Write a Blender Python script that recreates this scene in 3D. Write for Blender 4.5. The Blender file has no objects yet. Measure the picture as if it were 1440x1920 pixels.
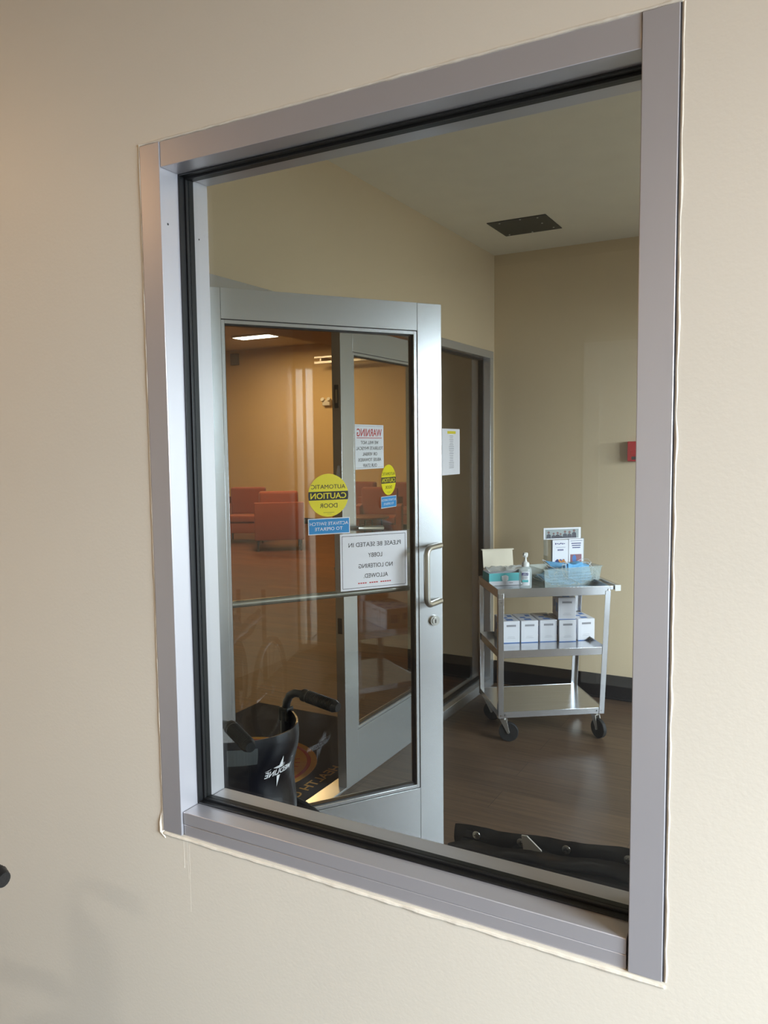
import bpy, bmesh, math, random
from mathutils import Vector, Matrix, noise
random.seed(4)
sc = bpy.context.scene
C = sc.collection
R = math.radians

# ------------------------------------------------------------ camera
cam = bpy.data.cameras.new('camera'); co = bpy.data.objects.new('camera', cam); C.objects.link(co)
fR = Vector((0.8753, 0.4835, -0.0112)); fU = Vector((-0.0304, 0.0780, 0.9965)); fF = Vector((-0.4827, 0.8719, -0.0829))
fF.normalize(); fR = (fR - fF * fR.dot(fF)).normalized(); fU = fR.cross(fF)
m = Matrix((fR, fU, -fF)).transposed().to_4x4(); m.translation = (0, 0, 1.55); co.matrix_world = m
cam.sensor_fit = 'VERTICAL'; cam.sensor_height = 24; cam.lens = 24 * 1471.588 / 1920
cam.clip_start = 0.02; cam.clip_end = 100
sc.camera = co

# ------------------------------------------------------------ world, light, exposure
w = bpy.data.worlds.new('world'); sc.world = w; w.use_nodes = True
w.node_tree.nodes['Background'].inputs[0].default_value = (0.78, 0.90, 1, 1)
w.node_tree.nodes['Background'].inputs[1].default_value = 2.8

def area(name, loc, target, sx, sy, power, col, spread=180):
    l = bpy.data.lights.new(name, 'AREA'); l.shape = 'RECTANGLE'; l.size = sx; l.size_y = sy; l.energy = power; l.color = col
    l.spread = R(spread)
    o = bpy.data.objects.new(name, l); C.objects.link(o); o.location = loc
    o.rotation_euler = (Vector(target) - Vector(loc)).to_track_quat('-Z', 'Y').to_euler()
    return o
DAY = (0.80, 0.91, 1.0)
WARM = (1.0, 0.62, 0.27)
area('daylight_near_window', (3.8, -.3, 2.5), (-1, .5, .75), 1.9, 1.7, 1330, (0.74, 0.87, 1.0))
area('daylight_entrance', (3.3, 2.75, 2.25), (-1.4, 3.0, .6), 2.2, 1.4, 165, DAY, 120)
area('near_lamp_and_fill', (1.0, -.5, 2.72), (.7, 0, 0), 0.6, 0.6, 24, (1, 0.58, 0.26))
area('near_lamp_and_fill', (-.62, -1.75, 2.7), (-.75, -2.4, 1.2), 0.3, 0.3, 40, (1, .95, .86))  # added fill aimed at the back door, to strengthen its reflection in the pane
area('near_lamp_and_fill', (-2.9, .1, 2.72), (-2.6, .2, 0), 0.4, 0.4, 14, (1, 0.58, 0.26))
for i, (x, y, p) in enumerate(((-9.0, 11.5, 62), (-6.4, 8.6, 125), (-12.0, 9.0, 40))):
    area('ceiling_lamp_lobby', (x, y, 3.5), (x, y, 0), 1.2, 0.6, p, WARM)
area('ceiling_lamp_lobby_low', (-3.9, 8.6, 2.66), (-3.9, 8.6, 0), 0.6, 0.6, 5, WARM)

sc.view_settings.view_transform = 'Standard'; sc.view_settings.look = 'None'
sc.view_settings.gamma = 1; sc.view_settings.exposure = 0.0
sc.view_settings.use_curve_mapping = False
sc.cycles.transparent_max_bounces = 32
sc.cycles.max_bounces = 10
sc.cycles.sample_clamp_indirect = 6
sc.cycles.caustics_reflective = False

# ------------------------------------------------------------ materials
def lin(c):
    return tuple(((v / 255) / 12.92 if v / 255 <= .04045 else ((v / 255 + .055) / 1.055) ** 2.4) for v in c) + (1,)
MATS = {}
def nt(name):
    m_ = bpy.data.materials.new(name); m_.use_nodes = True; MATS[name] = m_
    return m_, m_.node_tree, m_.node_tree.nodes['Principled BSDF']
def mat(name, col, rough=.5, metal=0, var=0.06, scale=8, bump=0, bscale=60, coat=0, spec=.5, alpha=1, emit=None, estr=0, sheen=0, aniso=None):
    m_, t, b = nt(name)
    c = lin(col)
    tc = t.nodes.new('ShaderNodeTexCoord')
    n = t.nodes.new('ShaderNodeTexNoise'); n.inputs['Scale'].default_value = scale; n.inputs['Detail'].default_value = 4
    if aniso:
        mp = t.nodes.new('ShaderNodeMapping'); mp.inputs['Scale'].default_value = aniso
        t.links.new(tc.outputs['Object'], mp.inputs['Vector']); t.links.new(mp.outputs['Vector'], n.inputs['Vector'])
    else:
        t.links.new(tc.outputs['Object'], n.inputs['Vector'])
    r = t.nodes.new('ShaderNodeValToRGB')
    r.color_ramp.elements[0].position = .3; r.color_ramp.elements[1].position = .7
    r.color_ramp.elements[0].color = tuple(v * (1 - var) for v in c[:3]) + (1,)
    r.color_ramp.elements[1].color = tuple(min(1, v * (1 + var)) for v in c[:3]) + (1,)
    t.links.new(n.outputs['Fac'], r.inputs['Fac']); t.links.new(r.outputs['Color'], b.inputs['Base Color'])
    b.inputs['Roughness'].default_value = rough; b.inputs['Metallic'].default_value = metal
    b.inputs['Specular IOR Level'].default_value = spec
    b.inputs['Coat Weight'].default_value = coat; b.inputs['Alpha'].default_value = alpha
    b.inputs['Sheen Weight'].default_value = sheen
    if emit:
        b.inputs['Emission Color'].default_value = lin(emit); b.inputs['Emission Strength'].default_value = estr
    if bump:
        n2 = t.nodes.new('ShaderNodeTexNoise'); n2.inputs['Scale'].default_value = bscale; n2.inputs['Detail'].default_value = 3
        t.links.new(tc.outputs['Object'], n2.inputs['Vector'])
        bp = t.nodes.new('ShaderNodeBump'); bp.inputs['Strength'].default_value = bump; bp.inputs['Distance'].default_value = .002
        t.links.new(n2.outputs['Fac'], bp.inputs['Height']); t.links.new(bp.outputs['Normal'], b.inputs['Normal'])
    return m_
def glass(name, tint=(.96, .98, .97), r0=.04, rough=0.0, spec=1.0):
    m_, t, b = nt(name); t.nodes.remove(b)
    out = t.nodes['Material Output']
    lw = t.nodes.new('ShaderNodeLayerWeight'); lw.inputs['Blend'].default_value = .5
    pw = t.nodes.new('ShaderNodeMath'); pw.operation = 'POWER'; pw.inputs[1].default_value = 5
    ma = t.nodes.new('ShaderNodeMath'); ma.operation = 'MULTIPLY_ADD'; ma.inputs[1].default_value = 1 - r0; ma.inputs[2].default_value = r0
    tr = t.nodes.new('ShaderNodeBsdfTransparent'); tr.inputs[0].default_value = tint + (1,)
    gl = t.nodes.new('ShaderNodeBsdfGlossy'); gl.inputs['Roughness'].default_value = rough
    gl.inputs[0].default_value = (spec, spec, spec, 1)
    mx = t.nodes.new('ShaderNodeMixShader')
    t.links.new(lw.outputs['Facing'], pw.inputs[0]); t.links.new(pw.outputs[0], ma.inputs[0])
    t.links.new(ma.outputs[0], mx.inputs[0]); t.links.new(tr.outputs[0], mx.inputs[1]); t.links.new(gl.outputs[0], mx.inputs[2])
    t.links.new(mx.outputs[0], out.inputs['Surface'])
    return m_
def planks(name, cols, rough, pw=.15, pl=1.2, spec=.5, lo=.55, hi=1.22):
    m_, t, b = nt(name)
    tc = t.nodes.new('ShaderNodeTexCoord')
    br = t.nodes.new('ShaderNodeTexBrick'); br.inputs['Scale'].default_value = 1
    br.inputs['Brick Width'].default_value = pl; br.inputs['Row Height'].default_value = pw
    br.inputs['Mortar Size'].default_value = .0012; br.inputs['Bias'].default_value = 0
    br.inputs['Color1'].default_value = lin(cols[0]); br.inputs['Color2'].default_value = lin(cols[1]); br.inputs['Mortar'].default_value = lin(cols[2])
    t.links.new(tc.outputs['Object'], br.inputs['Vector'])
    mp = t.nodes.new('ShaderNodeMapping'); mp.inputs['Scale'].default_value = (1.3, 26, 1)
    n = t.nodes.new('ShaderNodeTexNoise'); n.inputs['Scale'].default_value = 2; n.inputs['Detail'].default_value = 8; n.inputs['Roughness'].default_value = .65
    t.links.new(tc.outputs['Object'], mp.inputs['Vector']); t.links.new(mp.outputs['Vector'], n.inputs['Vector'])
    rp = t.nodes.new('ShaderNodeValToRGB'); rp.color_ramp.elements[0].position = .3; rp.color_ramp.elements[1].position = .72
    rp.color_ramp.elements[0].color = (lo, lo * .92, lo * .86, 1); rp.color_ramp.elements[1].color = (hi, hi * .97, hi * .93, 1)
    t.links.new(n.outputs['Fac'], rp.inputs['Fac'])
    mx = t.nodes.new('ShaderNodeMix'); mx.data_type = 'RGBA'; mx.blend_type = 'MULTIPLY'; mx.inputs[0].default_value = 1
    t.links.new(br.outputs['Color'], mx.inputs[6]); t.links.new(rp.outputs['Color'], mx.inputs[7])
    t.links.new(mx.outputs[2], b.inputs['Base Color']); b.inputs['Roughness'].default_value = rough; b.inputs['Specular IOR Level'].default_value = spec
    return m_

mat('wall_paint', (230, 221, 204), .5, var=.02, scale=1.5, bump=.12, bscale=160)
mat('wall_paint_low_bounce', (150, 136, 116), .6, var=.02, scale=1.5)  # wall paint darkened on out-of-view surfaces, so less light bounces back
mat('wall_paint_vestibule', (203, 184, 152), .38, var=.02, scale=1.5, bump=.2, bscale=160)
mat('wall_paint_lobby', (222, 196, 150), .5, var=.02, scale=1.5, bump=.2, bscale=120)
mat('ceiling_paint', (226, 220, 204), .7, var=.02, bump=.2, bscale=120)
mat('ceiling_paint_lobby', (200, 185, 160), .8, var=.02)
mat('caulk', (231, 222, 205), .45, var=.08, scale=30, bump=.6, bscale=90)
mat('aluminium', (202, 199, 202), .36, .55, var=.03, scale=3, aniso=(1, 1, .15))
mat('aluminium_door', (204, 206, 208), .27, .75, var=.03, scale=3, aniso=(1, 1, .15))
mat('seam_dark', (55, 52, 52), .7)
mat('rubber', (12, 12, 13), .45, var=.3)
mat('black_plastic', (14, 14, 15), .4, var=.2, bump=.3, bscale=200)
mat('steel', (208, 210, 214), .2, .93, var=.06, scale=4, aniso=(1, 12, 1), bump=.05, bscale=30)
mat('satin_steel', (190, 188, 182), .3, .9, var=.05)
mat('white_metal', (200, 200, 198), .35, .4, var=.05)
mat('chrome', (215, 215, 218), .12, 1, var=.03)
planks('floor_vestibule', ((96, 77, 60), (82, 65, 51), (48, 37, 28)), .42, .18)
planks('floor_lobby', ((112, 70, 36), (94, 58, 30), (52, 31, 15)), .5, .12, 1.2, .12, .42, 1.3)
mat('floor_near', (84, 82, 82), .5)
mat('vinyl_base', (24, 22, 23), .3, var=.1)
mat('paper', (232, 232, 238), .6, var=.015)
mat('ink_black', (28, 28, 32), .6, var=.02)
mat('ink_red', (190, 38, 44), .6, var=.02)
mat('ink_gold', (176, 130, 58), .8, var=.2)
mat('perforation_grey', (148, 164, 166), .6)
mat('ink_grey', (120, 120, 128), .6)
mat('sticker_yellow', (238, 222, 16), .45, var=.02)
mat('sticker_blue', (18, 138, 205), .45, var=.02)
mat('label_navy', (30, 40, 110), .5)
mat('label_teal', (90, 185, 190), .5)
mat('box_blue', (70, 120, 190), .5)
mat('carton', (222, 222, 228), .6, var=.03)
mat('carton_inside', (226, 216, 196), .7, var=.04)
mat('highlighter', (225, 210, 60), .6)
mat('vinyl_navy', (6, 8, 17), .28, var=.25, scale=14, coat=.12, bump=.35, bscale=45)
mat('tape_grey', (70, 74, 76), .35, .3, var=.1, aniso=(30, 30, 1), scale=10)
mat('vinyl_black', (9, 10, 15), .38, var=.2, bump=.5, bscale=35)
mat('frame_paint', (52, 54, 58), .3, .6)
mat('tyre', (22, 22, 23), .7)
mat('mat_carpet', (34, 28, 26), .95, var=.3, scale=300, bump=.8, bscale=400)
mat('seal_gold', (196, 140, 52), .9, var=.15, scale=200)
mat('seal_red', (170, 62, 30), .9, var=.15, scale=200)
mat('chair_coral', (150, 76, 56), .85, var=.07, scale=60, bump=.3, bscale=300, sheen=.2)
mat('cushion_green', (120, 132, 104), .9, var=.08)
mat('dark_wood', (52, 34, 26), .4, var=.15, scale=20)
mat('table_brown', (104, 62, 44), .4)
mat('fire_red', (176, 20, 30), .35)
mat('vent_grey', (44, 50, 48), .5, var=.1, bump=.2)
mat('vent_hole', (190, 190, 180), .6)
mat('white_plastic', (228, 228, 226), .35, var=.02)
mat('mask_blue', (110, 178, 226), .8, var=.12, scale=30, bump=.4, bscale=90)
mat('mask_white', (232, 234, 238), .8)
mat('photo_back', (150, 160, 160), .4)
mat('photo_dark', (50, 52, 66), .4, var=.3, scale=80)
mat('photo_skin', (120, 86, 84), .4, var=.2)
mat('photo_blue', (50, 66, 130), .4, var=.3, scale=60)
mat('photo_orange', (214, 140, 60), .4, var=.2)
mat('photo_mauve', (140, 92, 104), .4, var=.2)
mat('lamp_diffuser', (255, 250, 235), .5, emit=(255, 246, 225), estr=7)
mat('speaker_grey', (120, 100, 78), .7)
mat('outdoor_ground', (150, 150, 150), .9)
mat('door_white', (214, 212, 204), .4)
mat('liquid', (225, 236, 238), .1, alpha=.45, coat=.5)
mat('bag_film', (225, 228, 226), .25, alpha=.5, coat=.3)
mat('bin_plastic', (198, 212, 208), .3, alpha=.3)
glass('window_glass', (.965, .985, .975), .032)
glass('door_glass', (.955, .97, .96), .036)
glass('tape_clear', (.93, .93, .93), .05, .2)
glass('acrylic', (.93, .95, .95), .06)

# ------------------------------------------------------------ mesh helpers
class MB:
    def __init__(s): s.bm = bmesh.new()
    def _add(s, vs, fs, M=None):
        bv = [s.bm.verts.new(M @ Vector(v) if M else v) for v in vs]
        for f in fs:
            try: s.bm.faces.new([bv[i] for i in f])
            except ValueError: pass
        return bv
    def box(s, a, b, M=None, bev=0):
        x0, y0, z0 = (min(a[i], b[i]) for i in range(3)); x1, y1, z1 = (max(a[i], b[i]) for i in range(3))
        vs = [(x0, y0, z0), (x1, y0, z0), (x1, y1, z0), (x0, y1, z0), (x0, y0, z1), (x1, y0, z1), (x1, y1, z1), (x0, y1, z1)]
        fs = [(3, 2, 1, 0), (4, 5, 6, 7), (0, 1, 5, 4), (1, 2, 6, 5), (2, 3, 7, 6), (3, 0, 4, 7)]
        bv = s._add(vs, fs, M)
        if bev:
            es = {e for v in bv for e in v.link_edges}
            bmesh.ops.bevel(s.bm, geom=list(es), offset=bev, segments=3, profile=.6, affect='EDGES')
        return s
    def tube(s, pts, r, seg=12, M=None, cap=True, rs=None, flat=None):
        pts = [Vector(p) for p in pts]
        rings = []; up = None
        for i, p in enumerate(pts):
            t = (pts[min(i + 1, len(pts) - 1)] - pts[max(i - 1, 0)]).normalized()
            if up is None: up = t.orthogonal().normalized()
            up = (up - t * up.dot(t)).normalized(); sd = t.cross(up)
            rr = rs[i] if rs else r
            rings.append([s.bm.verts.new((M or Matrix()) @ (p + up * math.cos(2 * math.pi * k / seg) * rr + sd * math.sin(2 * math.pi * k / seg) * rr)) for k in range(seg)])
        for a, b in zip(rings, rings[1:]):
            for k in range(seg): s.bm.faces.new((a[k], a[(k + 1) % seg], b[(k + 1) % seg], b[k]))
        if cap: s.bm.faces.new(rings[0][::-1]); s.bm.faces.new(rings[-1])
        return s
    def torus(s, c, axis, Rr, r, seg=40, ss=10, M=None, arc=1.0, ph=0):
        axis = Vector(axis).normalized(); u = axis.orthogonal().normalized(); v = axis.cross(u); c = Vector(c)
        n = int(seg * arc); rings = []
        for i in range(n if arc == 1 else n + 1):
            a = 2 * math.pi * i / seg + ph; d = u * math.cos(a) + v * math.sin(a)
            rings.append([s.bm.verts.new((M or Matrix()) @ (c + d * (Rr + r * math.cos(b)) + axis * r * math.sin(b))) for b in [2 * math.pi * k / ss for k in range(ss)]])
        L = len(rings)
        for i in range(L if arc == 1 else L - 1):
            for k in range(ss): s.bm.faces.new((rings[i][k], rings[(i + 1) % L][k], rings[(i + 1) % L][(k + 1) % ss], rings[i][(k + 1) % ss]))
        return s
    def lathe(s, prof, c=(0, 0, 0), seg=24, M=None, sx=1, sy=1):
        rings = [[s.bm.verts.new((M or Matrix()) @ Vector((c[0] + r * sx * math.cos(2 * math.pi * k / seg), c[1] + r * sy * math.sin(2 * math.pi * k / seg), c[2] + z))) for k in range(seg)] for r, z in prof]
        for a, b in zip(rings, rings[1:]):
            for k in range(seg): s.bm.faces.new((a[k], a[(k + 1) % seg], b[(k + 1) % seg], b[k]))
        s.bm.faces.new(rings[0][::-1]); s.bm.faces.new(rings[-1])
        return s
    def prism(s, poly, y0, y1, M=None):
        """polygon in local x,z; extruded along y"""
        n = len(poly)
        vs = [(p[0], y0, p[1]) for p in poly] + [(p[0], y1, p[1]) for p in poly]
        fs = [tuple(range(n)), tuple(range(2 * n - 1, n - 1, -1))] + [(i, i + n, (i + 1) % n + n, (i + 1) % n) for i in range(n)]
        s._add(vs, fs, M); return s
    def grid(s, f, nu, nv, th=0, M=None):
        """surface f(u,v) -> point; given thickness th along its normal"""
        P = [[Vector(f(i / nu, j / nv)) for j in range(nv + 1)] for i in range(nu + 1)]
        V = [[s.bm.verts.new((M or Matrix()) @ p) for p in row] for row in P]
        for i in range(nu):
            for j in range(nv): s.bm.faces.new((V[i][j], V[i + 1][j], V[i + 1][j + 1], V[i][j + 1]))
        if th:
            W = []
            for i in range(nu + 1):
                row = []
                for j in range(nv + 1):
                    a = P[min(i + 1, nu)][j] - P[max(i - 1, 0)][j]; b = P[i][min(j + 1, nv)] - P[i][max(j - 1, 0)]
                    nn = a.cross(b); nn = nn.normalized() if nn.length > 1e-9 else Vector((0, 0, 1))
                    row.append(s.bm.verts.new((M or Matrix()) @ (P[i][j] - nn * th)))
                W.append(row)
            for i in range(nu):
                for j in range(nv): s.bm.faces.new((W[i][j + 1], W[i + 1][j + 1], W[i + 1][j], W[i][j]))
            for i in range(nu):
                s.bm.faces.new((V[i + 1][0], V[i][0], W[i][0], W[i + 1][0])); s.bm.faces.new((V[i][nv], V[i + 1][nv], W[i + 1][nv], W[i][nv]))
            for j in range(nv):
                s.bm.faces.new((V[0][j], V[0][j + 1], W[0][j + 1], W[0][j])); s.bm.faces.new((V[nu][j + 1], V[nu][j], W[nu][j], W[nu][j + 1]))
        return s
    def build(s, name, mt, parent=None, smooth=False, bevel=0, label=None):
        me = bpy.data.meshes.new(name)
        bmesh.ops.recalc_face_normals(s.bm, faces=s.bm.faces)
        s.bm.to_mesh(me); s.bm.free()
        me.materials.append(MATS[mt])
        if smooth:
            for p in me.polygons: p.use_smooth = True
        o = bpy.data.objects.new(name, me); C.objects.link(o)
        if parent: o.parent = parent
        if bevel:
            b = o.modifiers.new('bevel', 'BEVEL'); b.width = bevel; b.segments = 2; b.limit_method = 'ANGLE'; b.angle_limit = R(40)
        if smooth or bevel:
            try:
                me.set_sharp_from_angle(angle=R(35))
                for p in me.polygons: p.use_smooth = True
            except Exception: pass
        if label: o['label'] = label
        return o
def tag(o, label=None, cat=None, group=None, kind=None):
    if label: o['label'] = label
    if cat: o['category'] = cat
    if group: o['group'] = group
    if kind: o['kind'] = kind
    return o
def empty(name, loc, rz=0, label=None, cat=None, group=None, kind=None):
    o = bpy.data.objects.new(name, None); C.objects.link(o); o.empty_display_size = .05
    o.location = loc; o.rotation_euler = (0, 0, rz)
    return tag(o, label, cat, group, kind)
def struct(o): o['kind'] = 'structure'; return o
def copy_tree(o, parent=None):
    c = o.copy(); C.objects.link(c)
    if parent: c.parent = parent
    for ch in [x for x in bpy.data.objects if x.parent == o]: copy_tree(ch, c)
    return c
_fc = bpy.data.curves.new('tmp_font', 'FONT'); _fo = bpy.data.objects.new('tmp_font', _fc); C.objects.link(_fo)
def glyphs(body, bold=0.0, shear=0):
    _fc.body = body; _fc.size = 1; _fc.offset = bold; _fc.align_x = 'CENTER'; _fc.resolution_u = 3; _fc.shear = shear
    bpy.context.view_layer.update()
    dg = bpy.context.evaluated_depsgraph_get(); me = _fo.evaluated_get(dg).to_mesh()
    vs = [(v.co.x, v.co.y) for v in me.vertices]; fs = [tuple(p.vertices) for p in me.polygons]
    _fo.evaluated_get(dg).to_mesh_clear()
    x0 = min(v[0] for v in vs); x1 = max(v[0] for v in vs); y0 = min(v[1] for v in vs); y1 = max(v[1] for v in vs)
    return [((x - (x0 + x1) / 2) / (x1 - x0), (y - (y0 + y1) / 2) / (y1 - y0)) for x, y in vs], fs
def text(mb, body, cx, cz, wd, ht, y, bold=0.0, th=.0004, mirror=True, M=None, shear=0):
    """writing on a surface that faces local -y; mirrored, as on the photograph"""
    vs, fs = glyphs(body, bold, shear); s_ = -1 if mirror else 1
    P = [(cx + s_ * x * wd, y, cz + z * ht) for x, z in vs]; n = len(P)
    P += [(p[0], y - th, p[2]) for p in P]
    edges = {}
    for f in fs:
        for a, b in zip(f, f[1:] + f[:1]): edges[(a, b)] = edges.get((a, b), 0) + 1
    F = [tuple(i + n for i in f) for f in fs]
    F += [(a, b, b + n, a + n) for (a, b) in edges if (b, a) not in edges]
    mb._add(P, F, M)
def disc(mb, cx, cz, r, y0, y1, seg=48, M=None, rz=None):
    mb.prism([(cx + r * math.cos(2 * math.pi * k / seg), cz + (rz or r) * math.sin(2 * math.pi * k / seg)) for k in range(seg)], y0, y1, M)

# ------------------------------------------------------------ key dimensions (metres)
YW, YB = 1.154, 1.2825            # faces of the window wall
X1, Y2, ZC = -1.822, 4.7596, 2.738
OX0, OX1, OZ0, OZ1 = -1.1703, -.1787, .7593, 2.1348
IX0, IX1, IZ0, IZ1 = -1.1195, -.2278, .8085, 2.0877
XL, XR = -3.4, 2.6                # near room / outside wall
XE = 1.6                          # outer glazed wall of the vestibule

# ------------------------------------------------------------ room shell
b = MB(); b.box((XL, -2.7, -.1), (2.8, YW, 0)); struct(b.build('floor', 'floor_near'))
b = MB(); b.box((X1 - .06, YB, -.1), (1.75, Y2 + .1, 0)); struct(b.build('floor', 'floor_vestibule'))
b = MB(); b.box((-16, YB, -.1), (X1 - .06, 13.3, 0)); struct(b.build('floor', 'floor_lobby'))
b = MB(); b.box((XL, -2.7, ZC), (2.8, YW, ZC + .1)); struct(b.build('ceiling', 'wall_paint_low_bounce'))
b = MB(); b.box((X1 - .12, YW, ZC), (1.75, Y2 + .12, ZC + .1)); struct(b.build('ceiling', 'ceiling_paint'))
b = MB(); b.box((-5.05, YW, 2.74), (X1 - .12, 13.3, 3.7)); struct(b.build('ceiling', 'ceiling_paint_lobby'))
b = MB(); b.box((-16, YB, 3.6), (-5.05, 13.3, 3.7)); struct(b.build('ceiling', 'ceiling_paint_lobby'))
def holed(mb, x0, x1, z0, z1, holes, y0, y1, M=None):
    """wall slab in x-z with rectangular holes sorted along x"""
    cur = x0
    for (a, b_, c, d) in holes:
        if a > cur: mb.box((cur, y0, z0), (a, y1, z1), M)
        if c > z0: mb.box((a, y0, z0), (b_, y1, c), M)
        if d < z1: mb.box((a, y0, d), (b_, y1, z1), M)
        cur = b_
    mb.box((cur, y0, z0), (x1, y1, z1), M)
b = MB(); holed(b, -16, 2.7, 0, 3.7, [(OX0, OX1, OZ0, OZ1)], YW, YB)
struct(b.build('wall_front', 'wall_paint'))
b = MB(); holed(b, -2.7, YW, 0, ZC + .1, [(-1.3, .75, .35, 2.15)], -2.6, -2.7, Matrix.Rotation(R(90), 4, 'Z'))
struct(b.build('wall_right', 'wall_paint_low_bounce'))
b = MB(); b.box((XL, -2.7, 0), (XL - .1, YW, ZC + .1)); struct(b.build('wall_left', 'wall_paint_low_bounce'))
b = MB(); b.box((XL, -2.7, 0), (2.7, -2.6, ZC + .1)); struct(b.build('wall_back', 'wall_paint_low_bounce'))
b = MB(); b.box((2.7, -1.3, .35), (2.64, .75, .42)); b.box((2.7, -1.3, 2.08), (2.64, .75, 2.15))
for y in (-1.3, -.3, .68): b.box((2.7, y, .35), (2.64, y + .07, 2.15))
struct(b.build('window_3', 'aluminium'))
M90 = Matrix.Rotation(R(90), 4, 'Z')     # local x -> +Y, local y -> -X, local -y faces +X
# vestibule wall with the door opening and the sidelite (x here runs along world Y)
DY0, DY1, DZ = 1.93, 4.715, 2.137
b = MB(); holed(b, YB, Y2, 0, ZC, [(DY0, DY1, 0, DZ)], -X1, -X1 + .12, M90)
struct(b.build('wall_vestibule_left', 'wall_paint_vestibule'))
b = MB(); b.box((-2.457, Y2, 0), (1.75, Y2 + .12, ZC)); struct(b.build('wall_vestibule_back', 'wall_paint_vestibule'))
b = MB(); b.box((-2.457, Y2 + .12, 0), (-2.337, 13.3, 2.74)); struct(b.build('wall_lobby_right', 'wall_paint_lobby'))
b = MB(); b.box((-16, 13.2, 0), (-2.337, 13.3, 3.7)); struct(b.build('wall_lobby_back', 'wall_paint_lobby'))
b = MB(); b.box((-16.1, YB, 0), (-16, 13.3, 3.7)); struct(b.build('wall_lobby_left', 'wall_paint_lobby'))
b = MB(); holed(b, YB, Y2, 0, ZC, [(1.30, 1.43, .05, 2.14), (2.25, 4.6, 0, 2.1)], -XE, -XE - .12, M90)  # the narrow slit is added, for pale stripes reflected in the door glass
struct(b.build('wall_entrance', 'wall_paint_vestibule'))
b = MB()
for y0, y1 in ((2.25, 2.30), (3.42, 3.48), (4.54, 4.6)): b.box((XE, y0, 0), (XE + .05, y1, 2.1))
b.box((XE, 2.25, 2.04), (XE + .05, 4.6, 2.1)); b.box((XE, 2.25, 0), (XE + .05, 4.6, .1))
b.box((XE, 1.352, .05), (XE + .05, 1.376, 2.14))  # bar splitting the added slit, so its reflection reads as two stripes
struct(b.build('window_4', 'aluminium'))
b = MB(); b.box((1.75, -6, -.15), (9, 9, -.02)); struct(b.build('ground', 'outdoor_ground'))

# white door and trim on the wall behind the camera (seen only as a faint reflection)
b = MB(); b.box((-1.32, -2.6, 0), (-1.22, -2.57, 2.19)); b.box((-.2, -2.6, 0), (-.1, -2.57, 2.19)); b.box((-1.22, -2.6, 2.09), (-.2, -2.57, 2.19))
struct(b.build('trim_back', 'door_white'))
b = MB(); b.box((-1.22, -2.6, 0), (-.2, -2.585, 2.09)); struct(b.build('door_4', 'door_white'))

# baseboards
b = MB(); b.box((-2.457, Y2 - .008, 0), (1.6, Y2, .15)); b.box((-2.457, Y2 - .014, 0), (1.6, Y2, .012)); struct(b.build('baseboard_back', 'vinyl_base', bevel=.003))
b = MB(); b.box((X1, DY1, 0), (X1 + .008, Y2 - .008, .15)); struct(b.build('baseboard_left', 'vinyl_base'))
b = MB(); b.box((-16, 13.188, 0), (-2.457, 13.2, .12)); struct(b.build('baseboard_lobby', 'vinyl_base'))
b = MB(); b.box((X1, YB, 0), (X1 + .008, DY0, .15)); struct(b.build('baseboard_near', 'vinyl_base'))

# ------------------------------------------------------------ window 1 (foreground)
def frame_ring(name, a, b_, mt, parent, y0, y1, bevel=.0012):
    pass
win = empty('window_1', (0, 0, 0), kind='structure')
F0 = YW - .003                                     # frame face a touch proud of the wall
for nm, x0, x1 in (('jamb', OX0, IX0), ('jamb', IX1, OX1)):
    b = MB(); b.box((x0, F0, OZ0), (x1, YB + .003, OZ1)); b.build(nm, 'aluminium', win, bevel=.0012)
b = MB(); b.box((IX0 + .0006, F0 + .002, IZ1), (IX1 - .0006, YB + .003, OZ1)); b.build('head', 'aluminium', win, bevel=.001)
b = MB(); b.box((IX0 + .002, F0 + .005, OZ0 - .006), (IX1 - .0035, YB + .003, OZ0 + .0225), bev=0); b.build('sill', 'aluminium', win, bevel=.0012)
b = MB(); b.box((IX0 + .002, F0 + .004, OZ0 + .0235), (IX1 - .0035, YB + .003, IZ0)); b.build('sill_cap', 'aluminium', win, bevel=.0012)
# rubber glazing beads on both sides of the pane
GA, GB = YW + .0455, YW + .0849
def bead(x0, x1, z0, z1, y0, y1, w_, parent, M=None, mt='rubber', nm='gasket'):
    b = MB()
    b.box((x0, y0, z0), (x0 + w_, y1, z1), M); b.box((x1 - w_, y0, z0), (x1, y1, z1), M)
    b.box((x0 + w_, y0, z0), (x1 - w_, y1, z0 + w_), M); b.box((x0 + w_, y0, z1 - w_), (x1 - w_, y1, z1), M)
    return b.build(nm, mt, parent, bevel=.0008)
bead(IX0, IX1, IZ0, IZ1, GA, GA + .014, .0035, win)
bead(IX0, IX1, IZ0, IZ1, GA + .014, GA + .0205, .0075, win)
bead(IX0, IX1, IZ0, IZ1, GB - .013, GB, .0045, win)
b = MB(); b.box((IX0 + .0005, GA + .021, IZ0 + .0005), (IX1 - .0005, GA + .026, IZ1 - .0005)); b.build('glass_pane', 'window_glass', win)
# scuffs on the jamb
b = MB()
for (x, y, z, s_) in ((IX0, YW + .015, 1.985, .0022), (IX0, YW + .102, 1.975, .0018)):
    disc(b, y, z, s_, -IX0 - .0002, -IX0 - .0006, 10, M90)
b.build('scuff', 'seam_dark', win)
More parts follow.
